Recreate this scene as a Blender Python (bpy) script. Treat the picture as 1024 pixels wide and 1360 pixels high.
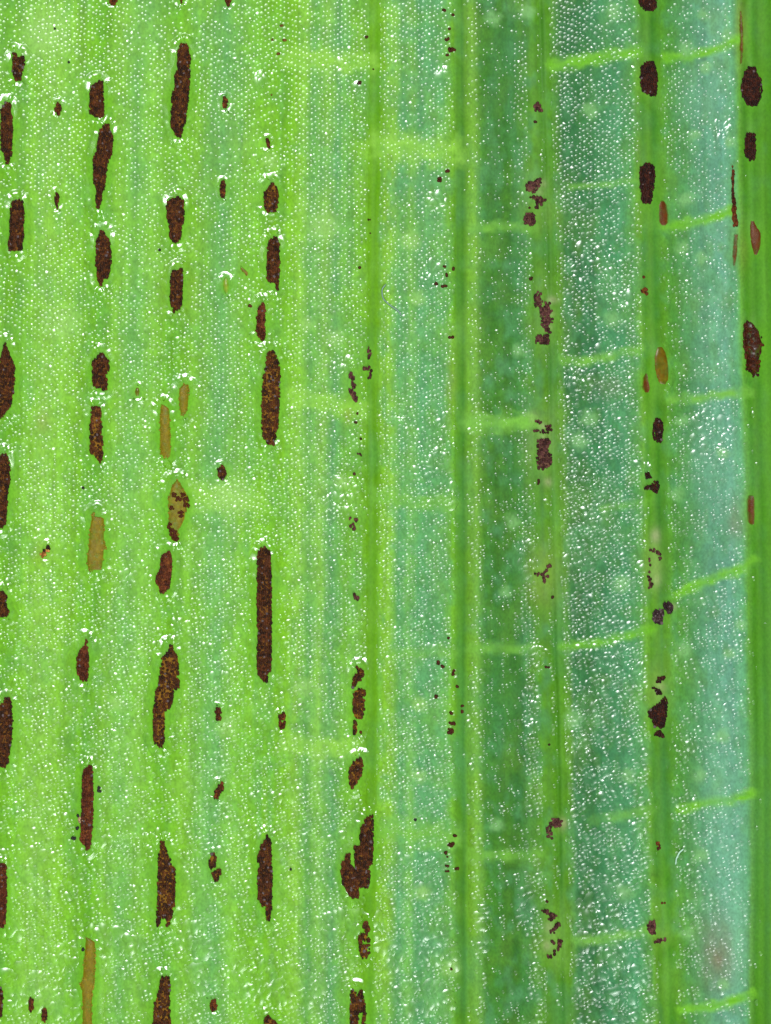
import bpy, math
import numpy as np

for o in list(bpy.data.objects):
    bpy.data.objects.remove(o)
scene = bpy.context.scene
C = scene.collection
# 1 Blender unit = 1 mm; photograph scale: 240 px = 2 mm
scene.unit_settings.system = 'METRIC'
scene.unit_settings.scale_length = 0.001
S = 2.0 / 240.0

# ---------------------------------------------------------------- camera
cam_d = bpy.data.cameras.new('camera')
cam = bpy.data.objects.new('camera', cam_d)
C.objects.link(cam)
DIST = 60.0
cam.location = (0, 0, DIST)
cam_d.sensor_fit = 'VERTICAL'
cam_d.sensor_height = 24.0
cam_d.lens = 24.0 * DIST / (1360 * S)
# microscope optics: the leaf sits a touch off the plane of best focus
cam_d.dof.use_dof = True
cam_d.dof.focus_distance = DIST - 1.0
cam_d.dof.aperture_fstop = cam_d.lens / 1.5
cam_d.clip_start = 1.0
cam_d.clip_end = 1000.0
scene.camera = cam

# ---------------------------------------------------------------- light (microscope lamps, no sky)
world = bpy.data.worlds.new('World')
scene.world = world
world.use_nodes = True
bg = world.node_tree.nodes['Background']
bg.inputs[0].default_value = (0.95, 1.0, 1.0, 1)
bg.inputs[1].default_value = 0.18


def lamp(name, az, elev, dist, size, power, col):
    d = bpy.data.lights.new(name, 'AREA')
    d.shape = 'DISK'
    d.size = size
    d.energy = power
    d.color = col
    o = bpy.data.objects.new(name, d)
    C.objects.link(o)
    a, e = math.radians(az), math.radians(elev)
    o.location = (dist * math.cos(e) * math.cos(a), dist * math.cos(e) * math.sin(a), dist * math.sin(e))
    o.rotation_euler = (math.pi / 2 - e, 0, a + math.pi / 2)
    return o


# one compact lamp head beside the objective, a low fill and a small head from the other side
for az_, el_, sz_, pw_ in ((108, 64, 21, 128000), (-72, 36, 40, 92000), (-68, 62, 17, 30000)):
    lamp('microscope_lamp', az_, el_, 90, sz_, pw_, (0.97, 1.0, 0.99))

scene.view_settings.view_transform = 'Standard'
scene.view_settings.look = 'None'
scene.view_settings.gamma = 1.0
scene.view_settings.use_curve_mapping = False
scene.view_settings.exposure = 0.0

# ---------------------------------------------------------------- numeric helpers
rng = np.random.default_rng(7)
LAT = np.random.default_rng(3).random((12, 256, 256))


def vnoise(x, y, seed=0):
    """smooth value noise in 0..1"""
    x = np.asarray(x, float); y = np.asarray(y, float)
    xi = np.floor(x).astype(int); yi = np.floor(y).astype(int)
    fx = x - xi; fy = y - yi
    fx = fx * fx * (3 - 2 * fx); fy = fy * fy * (3 - 2 * fy)
    L = LAT[seed % 12]
    a = L[xi & 255, yi & 255]; b = L[(xi + 1) & 255, yi & 255]
    c = L[xi & 255, (yi + 1) & 255]; d = L[(xi + 1) & 255, (yi + 1) & 255]
    return (a * (1 - fx) + b * fx) * (1 - fy) + (c * (1 - fx) + d * fx) * fy


def fbm(x, y, seed=0, oct=3):
    t = 0; w = 0; a = 1.0
    for k in range(oct):
        t = t + a * vnoise(x * 2 ** k + 13.7 * k, y * 2 ** k + 5.1 * k, seed + k); w += a; a *= 0.5
    return t / w


def sstep(a, b, x):
    t = np.clip((x - a) / (b - a), 0, 1)
    return t * t * (3 - 2 * t)


def lin(c):
    c = np.asarray(c, float) / 255.0
    return np.where(c <= 0.04045, c / 12.92, ((c + 0.055) / 1.055) ** 2.4)


ALB = 0.40           # photograph's bright tissue values -> real leaf albedo (lamps are strong)

# ---------------------------------------------------------------- pustule data: outlines in rows (y, left, right)
def R(txt):
    return [tuple(float(v) for v in r.split()) for r in txt.split(';')]


GP = 'rust pustules in rows along the veins'
GS = 'small rust spots between the pustule rows'
GC = 'broken rust pustules on the narrow veins'
PUST = [
 # kind, name, group, label, fragments
 ('dark', GP, 'dark brown rust pustule with two prongs at its upper end', ['71 16.5 22;75 17 23;79 17 25', '75 27 32;79 17 33;86 17 32;95 16.5 31;99 18 29.5;106 20 28']),
 ('dark', GP, 'dark brown pustule with yellow flecks and a narrow pale lower tip', ['137 7 14;141 4 15;147 1.5 15;160 1 17;180 1.5 17;198 2 16;203 5 16;208 6 15;217 8 12']),
 ('dark', GP, 'blocky dark brown pustule just above the S-shaped one', ['108.5 130 137;113 122 137;120 119.5 137.5;135 119 139;148 119 138.5;152 120 138;156 128 137']),
 ('dark', GP, 'S-shaped dark brown pustule of two offset lobes with a thin tail', ['166 139 145;172 133 146;178 131 149;185 130 150.5;203 128 149;206 125 149;214 124 145;219 124 142;240 124 141;250 128 139;255 128 136;265 127.5 135.5;276 128.5 132.5']),
 ('small', GS, 'small dark oval rust spot beside the blocky pustule, in a shiny dimple', ['137 75 80;141 73.5 81.5;147 73.5 81.5;151 76 80']),
 ('small', GS, 'small dark rust spot standing above the blocky pustule in its row', ['-4 145 155;3 146 155;6 148 153']),
 ('small', GS, 'small dark rust spot tapering to a point below', ['257 74 77;262 72.5 78.5;266 72.5 78;273 74 77;276 75 76.5']),
 ('dark', GP, 'dark brown oblong pustule with grey flecks and a white glossy lower lip', ['266 21 27;269 16 31;278 14 32;300 13.5 32;318 12 31;322 10.5 30;333 13 29']),
 ('dark', GP, 'dark brown oblong pustule stepped to a stub at both ends', ['308 133 138;315 130 142;319 127.5 146;330 127.5 147;350 127 148;362 129 145.5;368 130 145;371 130 137;378 132 136']),
 ('dark', GP, 'reddish black lens-shaped pustule with a sharply pointed top', ['457 6 8.5;464 4 10;472 2 14;480 0 18;490 -4 20;505 -6 20;525 -6 18;540 -5 14;550 -4 6;554 -3 2']),
 ('dark', GP, 'short very dark pustule with a notch bitten out of its side', ['470 132 137;476 127 141;480 123 145.5;492 123 145;497 123 140;500 123 140;505 123 143.5;513 124 143;516 136 142']),
 ('amber', GS, 'tiny amber oval blister ringed by bright glints', ['515 180 185;520 178 186.5;526 180 185']),
 ('dark', GP, 'long dark brown slanting pustule of three stepped segments', ['59 240 248;64 237 250.5;75 236 253;90 235.5 253;98 233 253;102 232 252;120 232 252;123 228.5 251;130 228 251;150 227.5 247.5;162 227.5 247;172 228 242;176 231 242;182 235 240.5']),
 ('small', GS, 'small dark oval rust spot level with the long three-segment pustule', ['130 297 301.5;134 295.5 302.5;139 295.5 302;143 297 301']),
 ('small', GS, 'small dark upright bar-shaped rust spot with a bright rim below', ['242 294 298;246 292.5 299.5;256 292.5 299;262 293.5 298']),
 ('gappy', GP, 'short squarish brown pustule with yellow gaps among its grains', ['244 359 363;248 357 368;255 351 369.5;268 350.5 369.5;272 351 368;276 352 368.5;280 354 367.5']),
 ('small', GS, 'tiny dark rust fragment above a glossy scalloped fold', ['186 353 357;190 354 358.5;195 355.5 358.5']),
 ('small', GS, 'small dark rust spot above the long three-segment pustule in its row', ['-4 238 243;0 239 243;4 240 242']),
 ('small', GS, 'small rusty orange-brown spot above a bright crescent', ['-5 299 307;2 299.5 306;8 301 304.5']),
 ('dark', GP, 'dark brown pustule with a horned broad top and narrow base', ['262 234 238;267 223 244;275 221.5 245;290 222 245;296 225 244;299 225 242;310 225.5 241;318 226 240;321 230 237']),
 ('dark', GP, 'dark oblong pustule inside a rusty yellow halo', ['358 238 242;361 227 243;375 226.5 243;395 226 242;406 226.5 241;409 230 239;413 230 233']),
 ('dark', GP, 'dark brown oblong pustule with a thin stub hanging from one corner', ['316 363 368;320 357 370;330 355 371;350 354.5 371.5;370 354.5 371;374 358 371;377 366 371;384 366 370']),
 ('red', GP, 'narrow reddish brown pustule with slanting ends', ['403 348 351;409 343 352;425 341 352;440 341 352;446 342 352;451 348 351.5']),
 ('gappy', GP, 'large rounded brown pustule peppered with ochre grains', ['466 356 363;470 355 366;476 353 368;483 353 371;495 352 372;500 349 372;525 348 371.5;550 347.5 370;565 347 369.5;578 349 366.5;584 351 366;589 355 364']),
 ('faint', GS, 'faint rusty smear slanting across the leaf', ['353 318.5 321;358 319 326;362 323 330;366 327 329.5']),
 ('pale', GS, 'pale amber oval blister fading into green leaf', ['369 298 302;374 295.5 304;384 296 305;390 299 303']),
 ('dark', GP, 'dark brown pustule with blunt flat top and straight long sides', ['603 3 9;607 0 10.5;615 -6 13;640 -6 13.5;650 -6 11;670 -6 10;695 -5 8;701 -4 3']),
 ('gappy', GP, 'slim dark pustule with a paler brown upper half', ['541 122 135;550 121 135;565 119.5 135;580 119.5 136;590 119.5 137;602 120 137;606 126 136.5;614 132 135']),
 ('olive', GP, 'olive brown unopened pustule, rectangular with a side nub', ['680 122 127;686 121 127;688 121 139;705 118 139.5;720 117 139.5;723 117 142;729 117 142;731 116 139;745 114.5 138;752 115 137;757 118 134']),
 ('tan', GS, 'pair of tiny spots, one black and one orange', ['724 63 66;728 62 67;731 63 66', '731 57 62;736 53 62;741 55 58']),
 ('dark', GP, 'short dark pustule with a ragged notched edge', ['786 -5 5;792 -6 11;800 -6 8;806 -6 9;812 -6 13;816 -5 11;819 2 9']),
 ('red', GP, 'short lens-shaped purplish brown pustule with orange spike on top', ['850 114 115.5;857 112 116;861 108 117;870 103 118;885 102 118;897 103 117;903 109 115']),
 ('dark', GP, 'very dark smooth-sided pustule with a slanting shoulder on top', ['928 6 14;933 5 15.5;940 -5 15.5;960 -6 17;980 -6 16;1000 -5 13;1015 -3 11;1019 2 6']),
 ('red', GP, 'slim reddish brown pustule sprinkled with glints and black dust', ['1018 118 122;1021 111 123;1030 109.5 123.5;1050 109.5 124;1080 108 124;1100 107.5 123;1118 107 121;1122 113 120;1127 114 119']),
 ('red', GP, 'reddish brown pustule with fine upright ribs and square top', ['1148 0 8;1155 -5 9;1190 -6 9.5;1220 -5 8;1232 -4 5']),
 ('olive', GP, 'long olive brown unopened pustule ribbed with fine upright lines', ['1245 113 117;1251 113 127;1270 111 127.5;1300 109 127;1306 105 126.5;1315 108 124;1340 109 123;1363 109 123;1376 110 121']),
 ('small', GS, 'small purplish brown bar beside the dense white glints', ['1326 40 43.5;1330 38 44.5;1340 38.5 44.5;1344 40 43']),
 ('small', GS, 'small reddish bar diagonally below the purplish one', ['1340 57 61;1344 55.5 62.5;1354 55.5 62;1358 57 61']),
 ('dark', GP, 'dark pustule sliver beside the dense white glitter band', ['1310 -4 2;1318 -5 4;1335 -5 3.5;1352 -4 2']),
 ('olive', GP, 'short slanted olive brown blister beside a taller one', ['510 243 251;516 237 252;530 236.5 251.5;545 238 250;552 240 245']),
 ('olive', GP, 'upright olive blister with an orange fleck near its top', ['537 213 217;543 212 226;560 211 227;590 211 228;603 212 228;607 217 227']),
 ('spotted', GP, 'olive pustule dotted with dark brown spots and dark lower tip', ['637 234 237;648 226 244;656 225 249;662 222 251;672 222.5 250.5;678 223 248;690 223 246;698 223 242;703 225 238;712 226 238;717 228 236']),
 ('red', GP, 'short purplish brown pustule with a foot jutting to one side', ['733 222 226;737 214 227;745 213.5 228.5;760 212 228;763 208 227;772 207 226.5;780 210 225;787 213 217.5']),
 ('gappy', GS, 'small rounded orange-brown spot with a black lower grain', ['619 294 297;623 289 299;628 289 301.5;632 290 300;636 293 297']),
 ('dark', GP, 'longest pustule, a straight narrow dark brown bar', ['727 350 353.5;731 343 359;737 342 359.5;780 341.5 361;820 341.5 361;833 342 361;836 346 361;840 342 360.5;870 341 360.5;890 341.5 360;893 342 356;900 345 356;905 350 355']),
 ('gappy', GP, 'long slanting brown pustule with pointed top and offset lower half', ['858 225 229.5;865 224 232;871 216 236;880 214 238;895 212 237;900 211 236;903 211 238;913 210 238;915 207 231;930 205 230;940 204.5 226;944 204 219.5;970 203.5 219;985 204 218;988 207 217;991 211 216']),
 ('small', GS, "small dark kidney-shaped spot beside the long slanting pustule's lower half", ['941 288 293;947 285 294;951 287 294;957 288 293']),
 ('small', GS, 'small dark spot split by a yellow cross line', ['948 372 378;952 370 379.5;956.5 371 379.5', '959.5 371 379.5;963 370 379;968 373 378']),
 ('small', GS, 'small slanted brown spot with a paler lower tip', ['1040 293 297;1044 288 297;1050 285.5 296.5;1054 285 293;1060 284 289']),
 ('gappy', GP, 'broad brown grainy pustule with two legs at its base', ['1118 214 219;1126 213 219.5;1130 211 222;1140 210 226;1150 210 229;1152 210 233;1170 209.5 233;1200 209 232;1215 208 229;1219 208 229', '1219 208 213;1230 208 211.5', '1219 220 228;1224 221 226;1229 221 225']),
 ('gappy', GS, 'two small brown spots joined at a corner', ['1134 281 285;1139 278 287;1148 277 287;1153 279 285', '1155 288 294;1160 281 294;1165 283 291;1170 285 289']),
 ('dark', GP, 'dark brown spindle pustule with pointed top and tail below', ['1110 354 357;1116 352 359.5;1122 347 360;1130 345 361;1136 342 361;1145 342 360.5;1151 347 361;1155 343 361.5;1175 342.5 362;1193 343 361.5;1197 346 361;1202 346 361;1204 353 361;1221 354 359']),
 ('gappy', GP, 'dark pustule widening downward under an arched green rim', ['1298 214 225;1305 213 226;1320 209 226;1330 206 226;1345 204 226;1363 203 227;1380 206 224']),
 ('small', GS, 'small square reddish spot with orange base', ['1328 279 286;1333 278.5 288;1338 279 288;1343 281 286']),
 ('gappy', GP, 'ragged dark pustule with a stepped top under an arched glossy rim', ['1350 353 357;1355 351 364;1363 350 371;1380 350 372']),
 ('gappy', GP, 'brown pustule broken into three ragged pieces', ['886 472 476;891 475 484;897 470 483;903 468 480;907 468 475;914 467.5 470', '915 476 482;918 469 485;921 469 487;925 470 482;928 469 484;940 469 484;952 470 482;955 474 481', '957 469 472;963 469 475;970 468.5 475.5;975 469 475']),
 ('gappy', GP, 'small ragged dark pustule tapering below, above the largest lobed one', ['1007 477 481;1012 468 481.5;1020 464 482;1030 463 479;1040 464 474;1046 466 470']),
 ('dark', GP, 'widest dark brown pustule, irregular with a side lobe, against a vein', ['1083 490 496;1088 484 496;1096 482 496;1100 479 496;1112 478 496;1122 478 495.5;1124 470 495.5;1135 471 495;1147 472 495.5;1149 472 490;1160 470 491.5;1172 470 491;1178 472 489', '1135 459 465;1142 457 465;1148 453 466;1155 453 471;1165 453.5 472;1174 455 472;1178 459 476;1185 461 477;1190 466 477;1192 470 475']),
 ('gappy', GP, 'ragged brown pustule with a green hole, beside a white glitter patch', ['1224 483 489;1230 481 490;1237 484 491', '1240 479 488;1244 476 490;1250 484 492', '1244 476 483;1252 476 480', '1255 477 491;1265 477 491;1272 481 487']),
 ('gappy', GP, 'brown pustule of grainy clumps with fork and hole against vein', ['1314 467 471;1318 465 473;1330 465 476;1345 465 477;1363 465 477;1380 466 476', '1316 478 482;1322 475 482;1334 475 485;1342 475 486', '1346 481 486;1363 481 486;1380 480 485']),
 # rusty ones on the wide veins
 ('black', GP, 'blackish rounded pustule on wide vein above a thick cross vein', ['-6 847 873;3 848 873;9 851 871;14 856 867']),
 ('black', GP, 'blackish oval pustule on wide vein just below a cross vein end', ['83 858 868;88 851 870;100 850 873;115 851 873;122 852 872;127 864 871']),
 ('black', GP, 'blackish pustule narrowing downward, beside a soft brown blister', ['218 856 863;222 850 868;235 849 870;245 850 868;255 851 867;270 852 864']),
 ('redsoft', GP, 'soft rusty brown blister beside a blackish tapering pustule', ['267 877 882;272 874 886;285 873 888;295 874 888;300 878 885']),
 ('small', GS, 'tiny dark fleck alone on the wide vein edge', ['383 852 857;387 851 861;391 855 860']),
 ('amber', GP, 'smooth translucent amber oval blister with a white glint at top', ['460 872 879;468 868 885;480 866 888;495 868 889;505 871 888;511 876 884']),
 ('redsoft', GP, 'small red-brown blister touching the amber oval one', ['496 856 860;502 853 862;515 852 865;522 856 863']),
 ('black', GP, 'small blackish bar on wide vein with bright glints below', ['557 870 877;562 868 880;575 866.5 880;583 867 879;586 872 878']),
 ('black', GC, 'star-shaped dark rust fragment on the wide vein', ['629 857 862;634 858 866', '640 868 874;645 863 875;650 865 875;654 869 873', '646.5 856 866;649.5 856 866']),
 ('crumb', GC, 'dark rust crumbs in a pale elongated scar on vein', ['730 862 870;732 864 876;735 871 877', '734 873 878;743 873 877', '742 861 864;745 861 864', '750 862 865;753 862 865', '757 861 864;759 861 864', '766 859 864;772 860 866;782 861 867']),
 ('grey', GC, 'two grey-black rust clumps touching with a white glint between', ['800 882 888;804 880 893;811 885 893;815 886 891', '810 869 881;815 867 882;822 866 880;828 870 880']),
 ('black', GC, 'dark ragged rust clump with small crumbs above and below', ['900 873 883;904 872 880', '914 865 873;917 870 877;921 872 879', '926 881 885;932 876 886;939 867 886;945 861 886;950 861 885;955 866 884;962 868 884;966 869 880', '971 872 877;974 869 880;976 868 882;979 877 881']),
 ('small', GS, 'single dark dot on the wide vein near a curled hair', ['1119 872 876;1123 871 878;1127 873 877']),
 ('crumb', GC, 'dark spot and flat fragment at the end of a cross vein', ['1222 866 870;1227 859 870;1233 858 871;1240 861 870', '1246 876 884;1249 868 884;1252 869 874']),
 ('redsoft', GC, 'thin upright faint rusty streak beside the large knobbed oval pustule', ['15 982 985;30 981.5 987;55 982 988;85 982 986']),
 ('black', GP, 'large blackish oval pustule with a small knob on top', ['91 993 1003;97 988 1004;105 986 1010;115 984 1012;125 985 1011;133 988 1009;140 992 1005']),
 ('black', GP, 'small upright blackish bar-shaped pustule below the oval knobbed one', ['178 991 1002;185 989 1003;200 989 1003;208 990 1003;212 994 1001']),
 ('rusty', GC, 'thin red-brown spike tapering upward at the end of a cross vein', ['222 972.5 974;250 972 975;270 972 977;283 972 978.5;292 971.5 979;300 974 979']),
 ('redsoft', GC, 'rusty red streak directly below the thin spike', ['311 974 981;325 973 980;340 972 979;353 973 977']),
 ('redsoft', GP, 'blurred reddish brown pustule beside the thin rusty spike', ['293 996 1002;300 995 1006;310 994 1012;325 996 1012;335 999 1009;340 1000 1006']),
 ('gloss', GP, 'large glossy mahogany pustule with a curved bulging side', ['427 991 998;432 987 1003;440 987 1009;455 987 1014;468 989 1013;480 990 1009;490 990 1008;496 996 1008;500 999 1005']),
 ('redsoft', GP, 'red-brown square-ended bar at the edge of a wide vein', ['658 993 1002;665 991 1003;680 991 1003;692 992 1003;697 996 1002']),
 # crumbs on narrow veins
 ('crumb', GC, 'hook-shaped and dotted rust crumbs beside a white glitter cluster', ['461 489 491.5;467 488 493.5;475 489 492.5', '488 482 491;491 483 493;493 488 494', '493 489 494;502 488 493', '496 464 468;500 463 471;503 466 470', '507 465 469;511 466 472;514 468 472', '518 464 469;523 463 472;528 466 475;533 469 474']),
 ('crumb', GC, 'loose trail of tiny rust crumbs below a milky glint patch', ['602 474 480;605 477 481', '627 469 472;631 470 472', '688 463 467;691 463 466', '690 471 475;693 472 475', '696 465 470;698 464 469', '700 468 472;702 468 472']),
 ('crumb', GC, 'tiny slanting rust chip beside a curved glint', ['789 468 472;792 469 476;796 473 478']),
 ('crumb', GC, 'small dark rust chip within a double vein, near its upper cross vein', ['137 712 716;141 708 719;146 710 720']),
 ('crumb', GC, 'cluster of purplish rust crumbs ending in a round blob', ['238 712 718;244 699 719;250 697 715;255 700 712', '259 710 716;263 706 722;267 711 725;271 713 720', '274 710 718;277 708 718', '284 698 708;289 696 711;295 696 711;298 699 708']),
 ('crumb', GC, 'stack of rust crumbs ending in a small flat rectangle', ['388 713 719;395 709 720;405 709 722;410 711 720', '403 724 731;412 717 733;420 717 732', '421 720 735;425 718 735;430 718 734', '434 720 733;437 722 730;441 720 732', '446 711 729;455 711 729']),
 ('crumb', GC, 'mottled grey-brown rust cluster below pale scratched tissue', ['559 711 716;562 713 724', '566 723 732;570 725 734', '572 706 722;575 716 730', '584 713 732;592 713 731;598 713 728;604 713 733;612 712 733;620 713 731;623 714 722']),
 ('crumb', GC, 'thin branching star-shaped crack, dark brown in yellowish tissue', ['750 729 734;754 725 730;758 722 726;764 720 725;772 721 725;779 722 725', '761 709 717;763.5 712 728;766 722 729']),
 ('crumb', GC, 'dark rust chip pair with a white glint beneath', ['1088 732 742;1092 729 750;1098 731 744', '1098 727 733;1103 724.5 732;1108 726 736;1112 727 734']),
 ('crumb', GC, 'scattered dark rust chips strung along a vein groove', ['1209 719 728;1213 722 736;1217 732 740;1221 728 733', '1226 739 744;1231 736 743;1235 731 738;1239 730 736', '1247 741 746;1256 740 746;1263 740 743', '1250 732 736;1253 734 738', '1262 735 738;1266 735 737', '1269 726 732;1271 724 736;1274 727 733']),
]


def frag_rows(fr, step=1.6):
    """dense rows of one fragment"""
    r = np.array(fr)
    n = max(3, int((r[-1, 0] - r[0, 0]) / step) + 1)
    y = np.linspace(r[0, 0], r[-1, 0], n)
    return y, np.interp(y, r[:, 0], r[:, 1]), np.interp(y, r[:, 0], r[:, 2])


# ---------------------------------------------------------------- rasters (1 px cells, margin M) for tissue halo / clearing
M = 200
W, Hh = 1024 + 2 * M, 1360 + 2 * M
mask = np.zeros((Hh, W))
for kind, grp, lab, frs in PUST:
    for t in frs:
        for (y, a, b) in zip(*frag_rows(R(t), 1.0)):
            iy = int(round(y)) + M
            mask[iy, int(round(a)) + M:int(round(b)) + M + 1] = 1


def gblur(a, s):
    k = np.exp(-0.5 * (np.arange(-int(3 * s), int(3 * s) + 1) / s) ** 2); k /= k.sum()
    n0, n1 = a.shape
    out = np.zeros_like(a); p = len(k) // 2
    ap = np.pad(a, ((p, p), (0, 0)))
    for i, w in enumerate(k):
        out += w * ap[i:i + n0]
    ap = np.pad(out, ((0, 0), (p, p))); o2 = np.zeros_like(a)
    for i, w in enumerate(k):
        o2 += w * ap[:, i:i + n1]
    return o2


near = gblur(mask, 3.0)
halo = gblur(mask, 7.0)
wide = gblur(mask, 12.0)


def samp(img, x, y):
    xx = np.clip(np.asarray(x) + M, 0, W - 1.001); yy = np.clip(np.asarray(y) + M, 0, Hh - 1.001)
    xi = xx.astype(int); yi = yy.astype(int); fx = xx - xi; fy = yy - yi
    xj = np.minimum(xi + 1, W - 1); yj = np.minimum(yi + 1, Hh - 1)
    return (img[yi, xi] * (1 - fx) + img[yi, xj] * fx) * (1 - fy) + (img[yj, xi] * (1 - fx) + img[yj, xj] * fx) * fy


# ---------------------------------------------------------------- vein guide lines: x at y = 0,340,680,1020,1360
GY = [-200, 0, 340, 680, 1020, 1360, 1560]
GUIDE = [
    [-400] * 7,
    [137, 137, 133, 127, 114, 117, 117],
    [242, 240, 234, 225, 215, 218, 218],
    [372, 370, 361, 355, 351, 352, 352],
    [499, 498, 496, 494, 494, 488, 486],
    [609, 610, 612, 612, 612, 614, 615],
    [712, 716, 726, 731, 740, 746, 750],
    [860, 862, 866, 872, 878, 888, 892],
    [981, 983, 986, 996, 1000, 1000, 1000],
    [1400] * 7,
]
CAN = [g[3] for g in GUIDE]


def guide(k, y):
    return np.interp(y, GY, GUIDE[k])


def to_u(x, y):
    x = np.asarray(x, float); y = np.asarray(y, float)
    gs = [guide(k, y) for k in range(len(GUIDE))]
    u = np.zeros_like(x)
    for k in range(len(gs) - 1):
        m = (x >= gs[k]) & (x < gs[k + 1])
        v = CAN[k] + (x - gs[k]) / (gs[k + 1] - gs[k]) * (CAN[k + 1] - CAN[k])
        u = np.where(m, v, u)
    return u


STOPS = [(-400, 122, 188, 55), (-20, 122, 188, 55), (2, 110, 180, 42), (20, 118, 187, 52), (55, 138, 200, 82), (78, 134, 198, 78), (100, 124, 190, 58),
 (127, 110, 182, 38), (148, 128, 192, 72), (170, 118, 185, 86), (192, 128, 193, 80), (225, 111, 182, 40), (250, 126, 190, 68),
 (272, 118, 184, 84), (288, 110, 178, 92), (312, 124, 190, 78), (338, 120, 188, 58), (362, 116, 184, 42), (382, 124, 190, 52),
 (396, 134, 196, 78), (410, 108, 175, 88), (426, 130, 191, 84), (441, 103, 170, 94), (456, 116, 182, 78), (476, 118, 184, 60),
 (486, 108, 172, 38), (496, 100, 164, 30), (506, 124, 186, 58), (518, 134, 195, 74), (531, 93, 164, 94), (545, 118, 185, 88),
 (556, 88, 160, 98), (586, 103, 172, 92), (600, 113, 178, 50), (607, 82, 147, 20), (615, 66, 133, 14), (622, 112, 174, 42),
 (632, 126, 186, 62), (643, 70, 138, 40), (656, 58, 127, 38), (668, 70, 136, 44), (680, 56, 126, 44), (692, 66, 138, 66), (704, 84, 150, 50), (717, 90, 156, 40),
 (727, 86, 151, 30), (733, 70, 136, 22), (739, 94, 160, 44), (748, 104, 170, 54), (756, 62, 134, 72), (776, 48, 122, 70),
 (800, 68, 146, 94), (830, 80, 158, 106), (848, 92, 164, 84), (856, 112, 176, 56), (862, 80, 148, 26), (868, 92, 158, 34), (876, 62, 133, 16),
 (886, 94, 162, 44), (900, 78, 150, 58), (916, 84, 155, 86), (940, 104, 170, 134), (970, 112, 176, 150), (986, 104, 178, 122),  # blue-green of these panels: epidermis sheen painted into the base colour
 (993, 104, 172, 56), (1000, 72, 143, 20), (1006, 90, 160, 38), (1013, 70, 140, 20), (1022, 96, 166, 46), (1032, 76, 146, 24), (1045, 90, 158, 36), (1400, 85, 153, 30)]
SU = np.array([s[0] for s in STOPS], float)
SL = lin(np.array([s[1:] for s in STOPS]))
SL *= np.interp(SU, [600, 640, 700, 735, 752, 800, 850, 862, 900, 980], [1, .85, .85, .92, .7, .8, .9, .95, .9, .92])[:, None]
ML = SL[SU < 500].mean(0)
SL[SU < 500] = np.clip(ML + (SL[SU < 500] - ML) * 1.3, .004, 1)      # ribs and furrows differ in pigment
SB = np.array([s[3] for s in STOPS], float)
SL[:, 2] *= np.where(SU < 520, np.interp(SB, [40, 60, 80, 95], [.45, .45, .6, .85]), np.interp(SB, [30, 60, 100], [.6, .8, .95]))

# cross veins: polyline in px, half width, colour, strength, raised height
YG = (146, 205, 72); YR = (118, 190, 44); YM = (120, 184, 68)
CROSS = [
 ([(884, 77), (915, 76), (945, 67), (980, 54)], 8, YR, .9), ([(884, 300), (915, 297), (945, 288), (972, 280)], 8, YR, .95),
 ([(893, 530), (930, 529), (960, 524), (994, 520)], 8, YM, .8), ([(900, 790), (925, 778), (950, 766), (975, 760), (1000, 744)], 8, YR, 1.0),
 ([(903, 1073), (940, 1067), (970, 1062), (998, 1054)], 8, YR, .95), ([(903, 1341), (940, 1338), (970, 1331), (998, 1321)], 8, YR, .95),
 ([(735, 86), (770, 82), (810, 74), (848, 68)], 10, YR, .95), ([(758, 248), (800, 246), (848, 238)], 6, YM, .7),
 ([(748, 480), (790, 478), (820, 470), (852, 463)], 8, YM, .85), ([(800, 677), (862, 666)], 7, YM, .45),
 ([(746, 860), (790, 856), (820, 848), (864, 836)], 8, YR, .9), ([(790, 1090), (866, 1076)], 8, YM, .5),
 ([(765, 1250), (810, 1247), (866, 1234)], 8, YM, .75),
 ([(626, 303), (665, 300), (712, 305)], 8, YM, .75), ([(626, 562), (665, 563), (708, 560)], 14, YM, .8),
 ([(628, 860), (708, 861)], 9, YM, .7), ([(628, 1136), (712, 1135)], 10, YM, .7),
 ([(504, 193), (545, 196), (600, 204)], 22, YG, .7), ([(510, 660), (600, 672)], 14, YM, .6), ([(512, 868), (600, 866)], 10, YM, .55),
 ([(500, 1102), (545, 1105), (600, 1112)], 20, YM, .6),
 ([(386, 76), (440, 82), (488, 84)], 16, YG, .7), ([(388, 525), (430, 535), (478, 542)], 16, YG, .6), ([(380, 990), (425, 994), (470, 992)], 14, YG, .75),
 ([(240, 655), (290, 662), (340, 668)], 22, YG, .6),
]
FLECK = [(911, 65, 12), (938, 90, 8), (922, 180, 9), (911, 266, 12), (930, 342, 9), (783, 146, 12), (815, 16, 12), (899, 655, 11), (908, 862, 13), (970, 868, 10),
 (782, 555, 14), (768, 585, 14), (812, 425, 14), (826, 775, 14), (960, 978, 11), (930, 1030, 11), (931, 1135, 12), (914, 1240, 11), (960, 1308, 10), (934, 18, 9),
 (970, 188, 9), (965, 45, 9), (687, 466, 10), (672, 785, 9), (680, 693, 12), (905, 330, 9), (408, 430, 12), (445, 450, 14), (404, 912, 14), (556, 1030, 12),
 (452, 640, 12), (556, 395, 12), (556, 935, 12), (360, 215, 14), (155, 935, 12), (300, 965, 16), (305, 660, 30), (60, 45, 40), (85, 430, 26), (700, 15, 12), (660, 1095, 11),
 (560, 1185, 12), (545, 320, 16), (430, 300, 22), (600, 1285, 14), (655, 25, 12), (985, 830, 8), (835, 1030, 11), (760, 955, 14), (830, 1185, 13), (905, 560, 10), (960, 602, 10)]
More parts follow.
